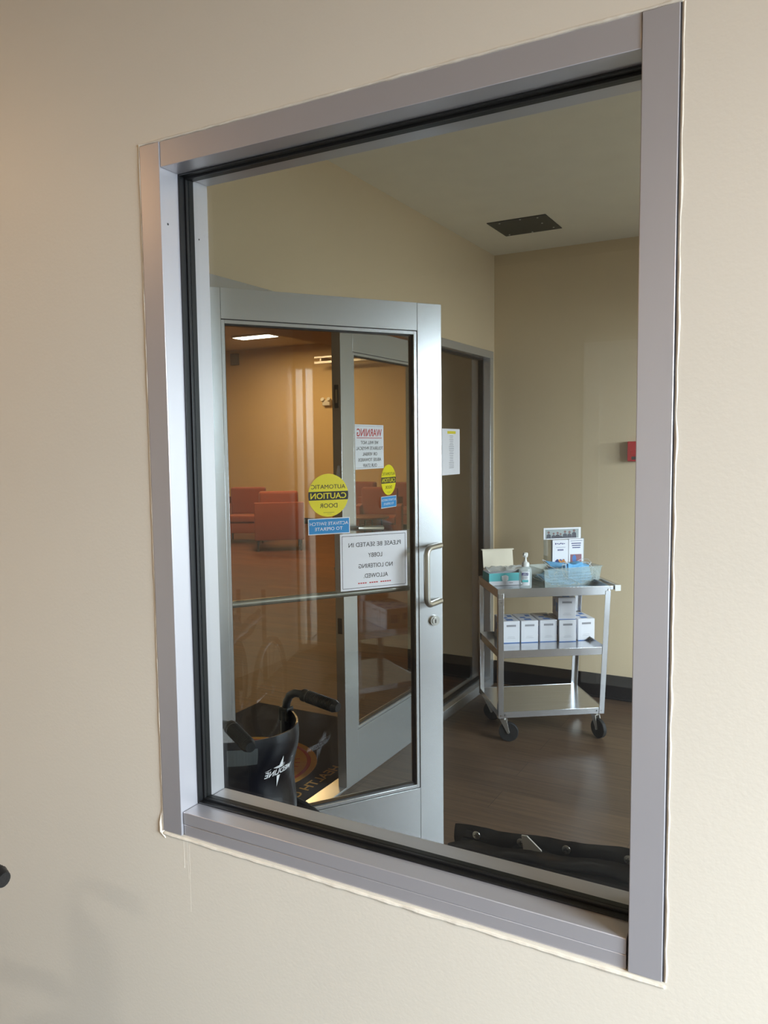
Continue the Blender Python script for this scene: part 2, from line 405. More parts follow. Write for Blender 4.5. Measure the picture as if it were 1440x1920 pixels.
# irregular caulk bead around the frame
def caulk(pts, r, seed, name='caulk_bead'):
    b = MB(); P = []; rs = []
    for (p, q) in zip(pts, pts[1:]):
        p, q = Vector(p), Vector(q); n = max(2, int((q - p).length / .012))
        for i in range(n):
            v = p.lerp(q, i / n); k = noise.noise(v * 37 + Vector((seed, 0, 0)))
            P.append(v + Vector((k * .0012, 0, noise.noise(v * 51) * .0012))); rs.append(r * (1 + .55 * k))
    P.append(Vector(pts[-1])); rs.append(r)
    b.tube(P, r, 8, rs=rs); return b
e = .0025
caulk([(OX0 - e, YW, OZ0 - e), (OX0 - e, YW, OZ1 + e)], .0022, 1).build('caulk_bead', 'caulk', win, True)
caulk([(OX0 - e, YW, OZ1 + e), (OX1 + e, YW, OZ1 + e)], .003, 2).build('caulk_bead', 'caulk', win, True)
caulk([(OX1 + e + .002, YW + .001, OZ1), (OX1 + e + .002, YW + .001, OZ0)], .002, 3).build('caulk_bead', 'caulk', win, True)
caulk([(OX0, YW, OZ0 - .0075), (OX1 + .003, YW, OZ0 - .0075)], .0034, 4).build('caulk_bead', 'caulk', win, True)
b = MB(); b.box((OX1, YW - .0006, OZ0), (OX1 + .0022, YW + .001, OZ1)); b.build('gap', 'seam_dark', win)
# paint drips and smear by the lower left corner
b = MB()
b.tube([(-1.118, YW + .0004, .748), (-1.118, YW + .0004, .69)], .001, 6, rs=[.0006, .0009])
b.tube([(-1.108, YW + .0004, .748), (-1.107, YW + .0004, .668)], .0006, 6); b.tube([(-1.103, YW + .0004, .748), (-1.1035, YW + .0004, .60)], .0006, 6)
b.tube([(-1.176, YW, .80), (-1.18, YW, .775), (-1.179, YW, .755), (-1.168, YW, .742)], .002, 8, rs=[.001, .0035, .0045, .001])
struct(b.build('trim_2', 'wall_paint', None, True))

# ------------------------------------------------------------ vestibule storefront frame (wall at X1)
fr = empty('trim_1', (0, 0, 0), kind='structure')
yf, yb = -X1 - .012, -X1 + .115                     # local y of the frame's faces (local -y faces the vestibule)
FD = .045
b = MB(); b.box((DY0, yf, DZ - .045), (DY1, yb, DZ), M90); b.build('head_rail', 'aluminium_door', fr, bevel=.0015)
b = MB(); b.box((DY0, yf, 0), (DY0 + .05, yb, DZ - .045), M90); b.build('jamb', 'aluminium_door', fr, bevel=.0015)
b = MB(); b.box((3.885, yf, 0), (3.935, yb, DZ - .045), M90); b.build('mullion', 'aluminium_door', fr, bevel=.0015)
b = MB(); b.box((DY1 - .052, yf, 0), (DY1, yb, DZ - .045), M90); b.build('jamb', 'aluminium_door', fr, bevel=.0015)
b = MB(); b.box((3.935, yf, 0), (DY1 - .052, yb, .055), M90); b.build('bottom_rail', 'aluminium_door', fr, bevel=.0015)
b = MB(); b.box((DY0 + .05, -X1 + .005, 0), (3.885, -X1 + .095, .012), M90); b.build('threshold', 'aluminium_door', fr, bevel=.002)
sl = empty('window_2', (0, 0, 0), kind='structure')
bead(3.935, DY1 - .052, .055, DZ - .045, -X1 + .035, -X1 + .068, .009, sl, M90)
b = MB(); b.box((3.936, -X1 + .052, .056), (DY1 - .053, -X1 + .058, DZ - .046), M90); b.build('glass_pane', 'door_glass', sl)

# ------------------------------------------------------------ doors
def door_leaf(name, loc, rz, x0, x1, zb, zt, gx0, gx1, gz0, gz1, lock_right):
    d = empty(name, loc, rz, kind='structure'); T = .045
    b = MB(); b.box((x0, 0, zb), (gx0 - .014, T, zt)); b.build('stile', 'aluminium_door', d, bevel=.0012)
    b = MB(); b.box((gx1 + .0145, 0, zb), (x1, T, zt)); b.build('stile', 'aluminium_door', d, bevel=.0012)
    b = MB(); b.box((gx0 - .0135, .0002, gz1 + .0145), (gx1 + .0139, T - .0002, zt)); b.build('top_rail', 'aluminium_door', d, bevel=.0005)
    b = MB(); b.box((gx0 - .0135, .0002, zb), (gx1 + .0139, T - .0002, gz0 - .0145)); b.build('bottom_rail', 'aluminium_door', d, bevel=.0005)
    b = MB(); b.box((gx0 - .014, .003, gz0 - .0145), (gx1 + .0145, T - .003, gz0 - .0115)); b.box((gx0 - .014, .003, gz1 + .0115), (gx1 + .0145, T - .003, gz1 + .0145))
    b.box((gx1 + .0115, .003, gz0 - .0145), (gx1 + .0145, T - .003, gz1 + .0145)); b.build('seam', 'seam_dark', d)
    bead(gx0 - .014, gx1 + .0115, gz0 - .0115, gz1 + .0115, .0004, T - .0004, .0115, d, None, 'aluminium_door', 'glazing_stop')
    bead(gx0 - .0025, gx1, gz0, gz1, .012, T - .012, .004, d)
    b = MB(); b.box((gx0, T / 2 - .003, gz0), (gx1, T / 2 + .003, gz1)); b.build('glass_pane', 'door_glass', d)
    return d
HA = R(90 - 35.3186)
dA = door_leaf('door_1', (X1, 1.772, 0), HA, .145, 1.055, .012, 2.06, .262, .942, .288, 1.948, True)
dA.location.z = 0
# pull handle
b = MB()
def arc(c, a0, a1, r, ax, ay, n=8):
    return [Vector(c) + (Vector(ax) * math.cos(R(a0 + (a1 - a0) * i / n)) + Vector(ay) * math.sin(R(a0 + (a1 - a0) * i / n))) * r for i in range(n + 1)]
px, zt_, zb_ = .957, 1.184, .976; at = 1.046
dv = Vector((px - at, -.058, 0)); L = dv.length; dn = dv / L
pts = [Vector((at, .0, zt_))] + [Vector((at, 0, zt_)) + dn * (L - .03)]
pts += arc(Vector((at, 0, zt_ - .03)) + dn * (L - .03), 90, 0, .03, dn, (0, 0, 1))
pts += arc(Vector((at, 0, zb_ + .03)) + dn * (L - .03), 0, -90, .03, dn, (0, 0, 1))
pts += [Vector((at, .0, zb_))]
b.tube(pts, .0115, 16); b.build('pull_handle', 'satin_steel', dA, True)
b = MB()
for z in (zt_, zb_): b.tube([(at - .004, 0, z), (at - .004, -.004, z)], .013, 20)
b.build('handle_rose', 'satin_steel', dA, True)
b = MB(); b.tube([(1.018, 0, .905), (1.018, -.010, .905)], .019, 28); b.build('lock_cylinder', 'satin_steel', dA, True)
b = MB(); b.tube([(1.018, -.010, .905), (1.018, -.0125, .905)], .013, 24); kc = b.build('lock_core', 'satin_steel', dA, True)
b = MB(); b.box((1.0155, -.013, .897), (1.0205, -.0124, .911)); b.build('keyhole', 'seam_dark', kc)
b = MB(); b.tube([(.265, .085, 1.021), (.955, .085, 1.021)], .0125, 16); b.build('push_bar', 'satin_steel', dA, True)
b = MB()
for x in (.24, .97): b.tube([(x, .044, 1.021), (x, .085, 1.021)], .012, 12)
b.build('bar_bracket', 'satin_steel', dA, True)
b = MB()
for z in (.3, .55, .9, 1.05, 1.5, 1.72): b.tube([(1.0549, .012, z), (1.0558, .012, z)], .003, 8)
b.build('edge_screw', 'satin_steel', dA, True)

dB = door_leaf('door_2', (X1, 0, 0), R(90), 2.916, 3.87, .012, 2.08, 3.034, 3.755, .264, 1.958, False)
for o in [x for x in bpy.data.objects if x.parent == dB]:
    pass
b = MB(); b.box((2.9154, .012, 1.72), (2.9165, .034, 1.82)); b.build('latch_plate', 'seam_dark', dB)
b = MB(); b.box((2.9150, .018, 1.742), (2.9156, .028, 1.80)); b.build('latch', 'satin_steel', dB)
b = MB(); b.box((2.9154, .012, .72), (2.9165, .034, .79)); b.build('strike_plate', 'seam_dark', dB)
b = MB(); b.prism([(.012, 1.40), (.030, 1.40), (.030, 1.43), (.022, 1.47), (.012, 1.47)], 0, .0006, Matrix.Translation((2.9155, 0, 0)) @ M90); b.build('edge_label', 'paper', dB)
# pull and push bar of the second leaf, on its lobby side and on this side
b = MB()
b.tube([(2.97, .0, 1.19), (2.97, -.05, 1.19), (3.0, -.062, 1.19), (3.16, -.062, 1.175)], .011, 12); b.build('push_bar_end', 'satin_steel', dB, True)
b = MB(); b.tube([(2.99, .085, .998), (3.80, .085, .998)], .0125, 14)
for x in (2.995, 3.79): b.tube([(x, .044, .998), (x, .085, .998)], .012, 10)
b.build('push_bar', 'satin_steel', dB, True)

# ------------------------------------------------------------ stickers and notices on the glass
GY = .0195 - .0008                                        # just in front of the pane's face (local y)
def caution_sticker(parent_m, cx, cz, r, y, label, label2, sc_=1.0):
    s = empty('caution_sticker', parent_m @ Vector((cx, y, cz)), 0, label, 'sticker')
    s.rotation_euler = parent_m.to_euler(); q = r / .075
    b = MB(); disc(b, 0, 0, r, 0, -.0006, 64); b.build('sticker_face', 'sticker_yellow', s)
    b = MB()
    text(b, 'AUTOMATIC', 0, .030 * q, .128 * q, .0145 * q, -.0006, 0)
    text(b, 'DOOR', 0, -.036 * q, .066 * q, .0155 * q, -.0006, 0)
    b.box((-.020 * q, -.0006, -.0605 * q), (.021 * q, -.001, -.0595 * q)); b.box((-.006 * q, -.0006, -.0655 * q), (.010 * q, -.001, -.065 * q))
    b.build('lettering', 'ink_black', s, label='black words AUTOMATIC DOOR')
    b = MB(); hw = [math.sqrt(r * r - z * z) for z in (.0135 * q, -.0165 * q)]
    P = [(-hw[0], .0135 * q), (-r * .999, .004 * q), (-r * .999, -.004 * q), (-hw[1], -.0165 * q), (hw[1], -.0165 * q), (r * .999, -.004 * q), (r * .999, .004 * q), (hw[0], .0135 * q)]
    b.prism(P, -.0006, -.001); b.build('band', 'ink_black', s)
    b = MB(); text(b, 'CAUTION', 0, -.0015 * q, .134 * q, .0205 * q, -.001, .012); b.build('lettering', 'sticker_yellow', s, label='yellow word CAUTION')
    zc = cz - .031 - r
    s2 = empty('switch_sticker', parent_m @ Vector((cx + .001, y, cz - r - .033 * 1.0)), 0, label2, 'sticker')
    s2.rotation_euler = parent_m.to_euler()
    b = MB(); b.box((-.0785 * q, 0, -.0285 * q), (.0785 * q, -.0005, .0285 * q)); b.build('border', 'paper', s2, bevel=.0002)
    b = MB(); b.box((-.0755 * q, -.0005, -.0255 * q), (.0755 * q, -.0008, .0255 * q)); b.build('sticker_face', 'sticker_blue', s2)
    b = MB(); text(b, 'ACTIVATE SWITCH', 0, .0095 * q, .144 * q, .0115 * q, -.0008, .004); text(b, 'TO OPERATE', -.002, -.009 * q, .104 * q, .0115 * q, -.0008, .004)
    b.build('lettering', 'paper', s2, label='white words ACTIVATE SWITCH TO OPERATE')
MA = Matrix.Translation((X1, 1.772, 0)) @ Matrix.Rotation(HA, 4, 'Z')
MBm = Matrix.Translation((X1, 0, 0)) @ M90
caution_sticker(MA, .6125, 1.3845, .0745, GY, 'round yellow CAUTION AUTOMATIC DOOR sticker on the nearer, open glass door',
                'blue ACTIVATE SWITCH TO OPERATE sticker on the nearer, open glass door')
caution_sticker(MBm, 3.374, 1.388, .0745, GY, 'round yellow CAUTION AUTOMATIC DOOR sticker below the WARNING notice on the farther glass door',
                'blue ACTIVATE SWITCH sticker on the farther glass door, seen through the nearer one')
# laminated sheet
s = empty('seating_notice', MA @ Vector((.784, GY, 1.1435)), 0, 'white notice PLEASE BE SEATED IN LOBBY taped above the bar of the open glass door', 'notice')
s.rotation_euler = MA.to_euler()
b = MB(); b.box((-.150, 0, -.112), (.145, -.0003, .106)); b.build('laminate', 'tape_clear', s)
b = MB(); b.box((-.131, -.0003, -.101), (.133, -.0009, .102)); b.build('sheet', 'paper', s)
b = MB()
for a_, c_ in (((-.124, -.094), (.126, -.0925)), ((-.124, .0925), (.126, .094)), ((-.124, -.094), (-.1225, .094)), ((.1245, -.094), (.126, .094))):
    b.box((a_[0], -.0009, a_[1]), (c_[0], -.0012, c_[1]))
text(b, 'PLEASE BE SEATED IN', .004, .061, .206, .0155, -.0009)
text(b, 'LOBBY', .004, .022, .055, .0155, -.0009)
text(b, 'NO LOITERING', .006, -.016, .134, .0155, -.0009)
text(b, 'ALLOWED.', .006, -.052, .096, .0155, -.0009)
b.build('lettering', 'ink_black', s)
b = MB()
for i in range(15):
    if i in (4, 9): continue
    b.box((-.064 + i * .0088, -.0009, -.0795), (-.0575 + i * .0088, -.0012, -.0755))
b.build('fine_print', 'ink_red', s, label='line of tiny red print')
s = empty('warning_notice', MBm @ Vector((3.19, GY, 1.550)), 0, 'white WARNING notice about abuse of staff on the farther glass door', 'notice')
s.rotation_euler = MBm.to_euler()
b = MB(); b.box((-.137, 0, -.103), (.137, -.0006, .103)); b.build('sheet', 'paper', s)
b = MB(); text(b, 'WARNING', .003, .066, .232, .036, -.0006, .012); b.box((-.114, -.0006, .040), (.118, -.001, .043)); b.build('lettering', 'ink_red', s, label='red underlined word WARNING')
b = MB()
for k, (t_, w_) in enumerate((('WE WILL NOT', .165), ('TOLERATE PHYSICAL', .25), ('OR VERBAL', .138), ('ABUSE TOWARDS', .214), ('OUR STAFF', .130))):
    text(b, t_, .004, .020 - k * .0265, w_, .0155, -.0006, .006)
b.box((-.128, -.0006, .0955), (.128, -.0009, .0963)); b.box((-.128, -.0006, -.0963), (.128, -.0009, -.0955))
b.build('lettering', 'ink_black', s)
# notice on the sidelite
s = empty('list_notice', MBm @ Vector((4.195, .0505, 1.516)), 0, 'white printed list with a yellow heading taped to the tall narrow side window', 'notice')
s.rotation_euler = MBm.to_euler()
b = MB(); b.box((-.125, 0, -.133), (.125, -.0008, .133)); b.build('sheet', 'paper', s)
b = MB(); b.box((-.052, -.0008, .104), (.066, -.0011, .120)); b.build('heading', 'highlighter', s)
b = MB()
for k in range(19): w_ = .022 + .014 * random.random(); b.box((.004 - w_, -.0008, .090 - k * .0102), (.004 + w_, -.0011, .0925 - k * .0102))
b.build('text_lines', 'ink_grey', s)
b = MB(); b.box((-.068, 0, -.12), (.068, -.0008, .12))
s = b.build('paper_sheet', 'paper'); s.location = MBm @ Vector((3.995, .0505, 1.21)); s.rotation_euler = MBm.to_euler()
tag(s, 'plain paper edge below the printed list, half behind the open door', 'paper')

# ------------------------------------------------------------ ceiling vent plate, fire alarm
v = empty('ceiling_access_panel', (-1.434, 4.203, ZC), 0, 'dark grey metal access plate screwed to the vestibule ceiling', 'panel')
b = MB(); b.box((-.162, -.150, -.004), (.162, .150, 0)); b.build('plate', 'vent_grey', v, bevel=.001)
b = MB()
for x, y in ((-.1, -.12), (.02, -.135), (.11, -.12), (.10, -.01), (.0, .13), (.13, .1), (-.13, .12)): b.tube([(x, y, -.004), (x, y, -.0065)], .0048, 10)
b.build('screws', 'vent_hole', v, True)
f = empty('fire_alarm', (-.925, Y2, 1.507), 0, 'red fire alarm pull station on the tan back wall beside the window jamb', 'alarm')
b = MB(); b.box((-.055, -.05, -.058), (.055, 0, .058), bev=.005); b.build('housing', 'fire_red', f)
b = MB(); b.box((-.035, -.056, -.02), (.035, -.05, .004), bev=.002); b.build('pull_lever', 'fire_red', f)
b = MB(); b.box((-.03, -.0512, -.048), (.03, -.05, -.03)); b.build('label_plate', 'ink_black', f)

# ------------------------------------------------------------ utility cart
cang = R(35.07)
cart = empty('utility_cart', (-1.415, 3.762, 0), cang, 'stainless steel three-shelf utility cart standing in the vestibule corner', 'cart')
CW, CD = .565, .43
def shelf(z, lip, name, x0=0, x1=CW):
    b = MB(); b.box((x0 + .002, .002, z - .0025), (x1 - .002, CD - .002, z)); 
    for a_, c_ in (((x0, 0), (x1, .003)), ((x0, CD - .003), (x1, CD)), ((x0, 0), (x0 + .003, CD)), ((x1 - .003, 0), (x1, CD))):
        b.box((a_[0], a_[1], z - .018 if lip > .02 else z - .03), (c_[0], c_[1], z + lip))
    return b.build(name, 'steel', cart, bevel=.0008)
shelf(.787, .028, 'shelf', -.006, CW + .03); shelf(.470, .022, 'shelf', 0, CW + .012); shelf(.166, .002, 'shelf')
for (x, y, sx, sy, dx) in ((0, 0, 1, 1, 0), (CW, 0, -1, 1, .028), (0, CD, 1, -1, -.004), (CW, CD, -1, -1, .028)):
    b = MB(); Sh = Matrix(((1, 0, dx / .65, 0), (0, 1, 0, 0), (0, 0, 1, 0), (0, 0, 0, 1)))
    Sh = Matrix.Translation((x, y, .135)) @ Sh
    b.box((-.003 * sx, -.003 * sy, 0), (.026 * sx, 0, .655), Sh); b.box((-.003 * sx, -.003 * sy, 0), (0, .026 * sy, .655), Sh)
    b.build('leg', 'steel', cart, bevel=.001)
for x, z in ((.012, .150), (.035, .150), (CW - .012, .150), (CW - .035, .150), (.012, .745), (CW + .02, .795)):
    b = MB(); b.tube([(x, -.003, z), (x, -.006, z)], .0048, 10); b.build('rivet', 'chrome', cart, True)
b = MB(); b.box((-.004, -.006, .728), (.026, -.003, .765), bev=.001); b.build('leg_plate', 'steel', cart)
b = MB()  # push handle at the right-hand end
hx = CW + .03
b.box((hx, .012, .792), (hx + .045, .032, .812), bev=.002); b.box((hx, CD - .032, .792), (hx + .045, CD - .012, .812), bev=.002)
b.box((hx + .035, .004, .788), (hx + .058, CD - .004, .816), bev=.003); b.build('push_handle', 'steel', cart)
b = MB(); b.box((hx + .024, .0, .786), (hx + .056, .004, .818), bev=.002); b.build('handle_cap', 'white_plastic', cart, label='bright end cap of the push handle')
def caster(x, y, a):
    M = Matrix.Translation((x, y, 0)) @ Matrix.Rotation(R(a), 4, 'Z')
    b = MB(); b.tube([(0, 0, .137), (0, 0, .118)], .02, 16, M)
    b.prism([(-.018, .120), (.018, .120), (.034, .055), (.022, .047)], -.016, -.0135, M); b.prism([(-.018, .120), (.018, .120), (.034, .055), (.022, .047)], .0135, .016, M)
    b.box((-.018, -.016, .117), (.018, .016, .120), M); b.tube([(.028, -.019, .052), (.028, .019, .052)], .007, 10, M)
    c = b.build('caster_fork', 'satin_steel', cart, bevel=.0005)
    b = MB(); b.tube([(.028, -.011, .052), (.028, .011, .052)], .051, 36, M); wv = b.build('wheel', 'tyre', c, bevel=.003)
    return c
caster(.035, .04, -20); caster(CW - .03, .04, -70); caster(.035, CD - .05, -35); caster(CW - .03, CD - .04, 10)

Mc = Matrix.Translation((-1.415, 3.762, 0)) @ Matrix.Rotation(cang, 4, 'Z')
def on_cart(u, v_, z): return Mc @ Vector((u, v_, z))
# mask boxes on the middle shelf
BW, BH, BL = .096, .121, .19
def mask_box(label):
    o = empty('face_mask_carton', (0, 0, 0), 0, label, 'box', 'mask cartons on the middle shelf')
    b = MB(); b.box((-BW / 2, 0, 0), (BW / 2, BL, BH)); b.build('carton', 'carton', o, bevel=.0015)
    b = MB(); b.box((-.026, -.0004, .094), (.026, 0, .097)); 
    for k in range(9): b.box((-.026 + k * .006, -.0004, .0895), (-.0225 + k * .006, 0, .1015))
    b.build('print', 'ink_grey', o)
    b = MB(); b.box((-.022, -.0004, .026), (.022, 0, .027)); b.box((-.018, -.0004, .034), (.018, 0, .0348)); b.build('outline_print', 'ink_grey', o)
    b = MB(); b.box((-.048, -.0005, 0), (.048, 0, .003)); b.build('blue_edge', 'box_blue', o)
    for a_, c_ in (((-.020, .02, BH), (.018, .055, BH + .0004)), ((-.03, .075, BH), (.0, .10, BH + .0004)), ((.01, .11, BH), (.035, .15, BH + .0004))):
        b = MB(); b.box(a_, c_); b.build('blue_top_print', 'box_blue', o)
    for a_, c_ in (((-BW / 2 - .0005, .025, .035), (-BW / 2, .08, .085)), ((-BW / 2 - .0005, .11, .05), (-BW / 2, .14, .09))):
        b = MB(); b.box(a_, c_); b.build('blue_side_print', 'box_blue', o)
    return o
mb0 = mask_box('white mask carton at the left end of the middle cart shelf')
boxes = [(.148, .250, 0, 0, None), (.251, .232, 0, 0, 'white mask carton second from the left on the middle cart shelf'),
         (.358, .242, 0, 0, 'white mask carton third from the left, left of the stacked pair'),
         (.461, .218, 0, 0, 'white mask carton on the shelf directly under another carton'),
         (.573, .262, 0, 3, 'white mask carton at the right end of the middle cart shelf, set back'),
         (.459, .226, BH + .001, -9, 'white mask carton stacked on top of another carton on the cart')]
for i, (u, v_, dz, a, lb) in enumerate(boxes):
    o = mb0 if i == 0 else copy_tree(mb0)
    v_ = min(v_, CD - BL - .006)
    o.location = on_cart(u - .018, v_, .4705 + dz); o.rotation_euler = (0, 0, cang + R(a))
    if lb: o['label'] = lb

# open teal box of masks
ZS = .7875
o = empty('open_mask_box', on_cart(.115, .255, ZS), cang + R(4), 'open teal and white mask box with raised cream lid, left on the cart top', 'box')
w2, d2, h2 = .105, .115, .068
b = MB()
b.box((-w2, 0, 0), (w2, .002, h2)); b.box((-w2, d2 - .002, 0), (w2, d2, h2)); b.box((-w2, 0, 0), (-w2 + .002, d2, h2)); b.box((w2 - .002, 0, 0), (w2, d2, h2)); b.box((-w2, 0, 0), (w2, d2, .002))
b.build('carton', 'carton', o)
b = MB(); b.box((-w2 - .0005, -.0006, .024), (w2 + .0005, 0, h2)); b.box((-w2 - .0008, 0, .020), (-w2, d2, h2)); b.build('teal_band', 'label_teal', o)
b = MB(); b.prism([(-.034, .052), (-.012, .058), (.004, .050), (.004, .030), (-.012, .020), (-.030, .026)], -.0007, -.0011); b.build('mask_picture', 'mask_white', o)
b = MB(); b.tube([(-.036, -.001, .054), (-.04, -.001, .038), (-.032, -.001, .026)], .001, 6); b.box((.01, -.0012, .012), (.03, -.0006, .015)); b.build('mask_outline', 'ink_grey', o)
b = MB(); b.grid(lambda u, v_: (-w2 + .004 + u * (w2 * 2 - .008) * .86, d2 - .002 + .022 * v_ + .004 * math.sin(u * 5), h2 + v_ * .112), 12, 8, .002); b.box((-w2, d2 + .014, h2 + .110), (w2 * .76, d2 + .034, h2 + .116)); b.build('lid', 'carton_inside', o, True)
b = MB(); b.grid(lambda u, v_: (-w2 * 1.02 + u * w2 * 2.04, .004 + v_ * (d2 - .01), h2 + .012 + .016 * noise.noise(Vector((u * 7, v_ * 5, 1))) + .012 * math.sin(v_ * 3.1)), 30, 14, .001); b.build('plastic_liner', 'bag_film', o, True)

# sanitizer bottle
o = empty('sanitizer_bottle', on_cart(.185, .155, ZS), cang + R(-8), 'clear hand sanitizer pump bottle with white pump beside the teal box', 'bottle')
b = MB(); prof = [(.030, 0), (.034, .004), (.034, .096), (.031, .108), (.018, .118), (.014, .121)]
b.lathe(prof, sx=1, sy=.62); b.build('bottle_body', 'liquid', o, True)
b = MB(); b.lathe([(.0205, .118), (.0205, .134), (.017, .140), (.009, .144), (.006, .158), (.006, .166), (.012, .168), (.014, .186), (.010, .192)], seg=20); b.tube([(0, 0, .182), (-.01, -.018, .182), (-.012, -.026, .176)], .006, 10); b.build('pump', 'white_plastic', o, True)
b = MB(); b.grid(lambda u, v_: (-.024 + u * .044, -.0215 * math.sqrt(max(0, 1 - ((-.024 + u * .044) / .0345) ** 2)) - .0008, .018 + v_ * .074), 10, 4, .0004); b.build('label_back', 'mask_white', o)
b = MB(); b.box((-.021, -.0235, .072), (.012, -.0205, .086)); b.build('label_band', 'label_navy', o)
b = MB(); text(b, 'PURELL', -.0045, .079, .028, .008, -.0237, .01); b.build('lettering', 'mask_white', o)
b = MB(); b.box((-.020, -.0238, .036), (.012, -.0205, .048)); b.build('label_stripe', 'label_teal', o)
b = MB()
for k in range(4): b.box((-.016, -.0236, .054 + k * .004), (.008, -.0212, .0552 + k * .004))
b.build('text_lines', 'ink_grey', o)

# clear plastic basket with blue masks
ba = R(13)
o = empty('plastic_basket', on_cart(.292, .150, ZS), cang + ba, 'translucent plastic basket full of blue masks on the cart top', 'basket')
bw, bd, bh = .335, .160, .096
def bask(u, v_, off=0):
    pass
b = MB(); fl = .018
def wallq(p0, p1, n):
    def f_(u, v_):
        p = Vector(p0).lerp(Vector(p1), u); return p + Vector(n) * fl * v_ + Vector((0, 0, bh * v_))
    return f_
cor = [(0, 0, 0), (bw, 0, 0), (bw, bd, 0), (0, bd, 0)]; nrm = [(-1, -1, 0), (1, -1, 0), (1, 1, 0), (-1, 1, 0)]
for i in range(4):
    j = (i + 1) % 4
    b.grid(lambda u, v_, i=i, j=j: (Vector(cor[i]) + Vector(nrm[i]) * fl * v_ * .6).lerp(Vector(cor[j]) + Vector(nrm[j]) * fl * v_ * .6, u) + Vector((0, 0, bh * v_)), 20, 8, .0016)
b.box((0, 0, 0), (bw, bd, .002)); b.build('basket_wall', 'bin_plastic', o, False)
b = MB(); q = fl * .6
b.box((-q - .006, -q - .006, bh), (bw + q + .006, -q + .001, bh + .005)); b.box((-q - .006, bd + q - .001, bh), (bw + q + .006, bd + q + .006, bh + .005))
b.box((-q - .006, -q, bh), (-q + .001, bd + q, bh + .005)); b.box((bw + q - .001, -q, bh), (bw + q + .006, bd + q, bh + .005)); b.build('rim', 'bin_plastic', o, bevel=.0015)
b = MB()
for k in range(24):
    for r_ in range(4):
        x = .03 + k * .012; z = .022 + r_ * .016; yy = -q * (z / bh) - .0022
        disc(b, x, z, .0026, yy, yy + .0005, 6)
b.build('perforations', 'perforation_grey', o)
basket = o
random.seed(11)
def face_mask():
    b = MB(); b.grid(lambda u, v_: ((u - .5) * .165, (v_ - .5) * .088 + .004 * math.sin(v_ * 19), .012 * math.cos((u - .5) * 3) * math.cos((v_ - .5) * 3) + .001 * math.sin(v_ * 25)), 14, 12, .0015)
    m0 = b.build('face_mask', 'mask_blue', None, True)
    b = MB()
    for s_ in (-1, 1):
        b.tube([(s_ * .0825, -.040, 0), (s_ * .108, -.034, .008), (s_ * .122, 0, .014), (s_ * .108, .034, .008), (s_ * .0825, .040, 0)], .0013, 6)
    b.build('ear_loop', 'mask_white', m0, True)
    return m0
fm = face_mask(); tag(fm, None, 'mask')
Mb = Mc @ Matrix.Translation((.292, .150, ZS)) @ Matrix.Rotation(ba, 4, 'Z')
spots = [(.255, .030, .055, 62, 8, 10), (.20, .035, .048, 70, -14, 0), (.285, .035, .040, 66, 25, 30), (.145, .045, .030, 58, 4, -6), (.10, .06, .022, 20, 10, 4),
         (.24, .10, .060, 14, -10, 20), (.18, .12, .055, 6, 12, 60), (.26, .15, .050, 18, 4, -30), (.12, .14, .045, 10, -16, 35), (.08, .12, .035, 8, 6, 85), (.20, .16, .078, 16, 10, -10), (.27, .09, .082, 10, -8, 45)]
for i, (x, y, z, ax, ay, az) in enumerate(spots):
    k = fm if i == 0 else copy_tree(fm)
    k.matrix_world = Mb @ Matrix.Translation((min(max(x, .095), .235), y + .012 if y < .05 else y, z + .006)) @ Matrix.Rotation(R(az * .4), 4, 'Z') @ Matrix.Rotation(R(ay), 4, 'Y') @ Matrix.Rotation(R(ax), 4, 'X')
    k['group'] = 'blue masks in the clear basket'
    k['label'] = 'blue face mask with white ear loops piled inside the clear plastic basket'

# brochure stand behind the basket
o = empty('brochure_stand', on_cart(.372, .382, ZS), cang + R(5), 'clear acrylic brochure stand with group photograph card on top, behind the basket', 'stand')
b = MB(); b.box((0, 0, 0), (.004, .04, .235)); b.box((.226, 0, 0), (.230, .04, .235)); b.box((0, .036, 0), (.23, .04, .288)); b.box((0, 0, 0), (.23, .04, .004)); b.box((0, 0, .0), (.23, .003, .07)); b.build('holder', 'acrylic', o)
b = MB(); b.box((-.004, .030, .226), (.222, .034, .292)); b.build('card', 'paper', o, bevel=.0005)
b = MB(); b.box((.006, .0293, .232), (.208, .030, .283)); b.build('photograph', 'photo_back', o)
b = MB()
for x, hh, r_ in ((.026, .264, .010), (.056, .258, .008), (.080, .261, .009), (.098, .254, .008), (.125, .266, .010), (.152, .264, .010), (.180, .272, .011)):
    b.prism([(x - .014, .232), (x + .014, .232), (x + .012, hh - .012), (x, hh - .006), (x - .012, hh - .012)], .0286, .0292)
b.build('figures', 'photo_dark', o)
b = MB()
for x, hh, r_ in ((.026, .266, .007), (.056, .259, .006), (.080, .262, .0065), (.098, .255, .006), (.125, .268, .007), (.152, .265, .0075), (.180, .273, .0075)): disc(b, x, hh, r_, .0283, .0290, 16)
b.build('faces', 'photo_skin', o)
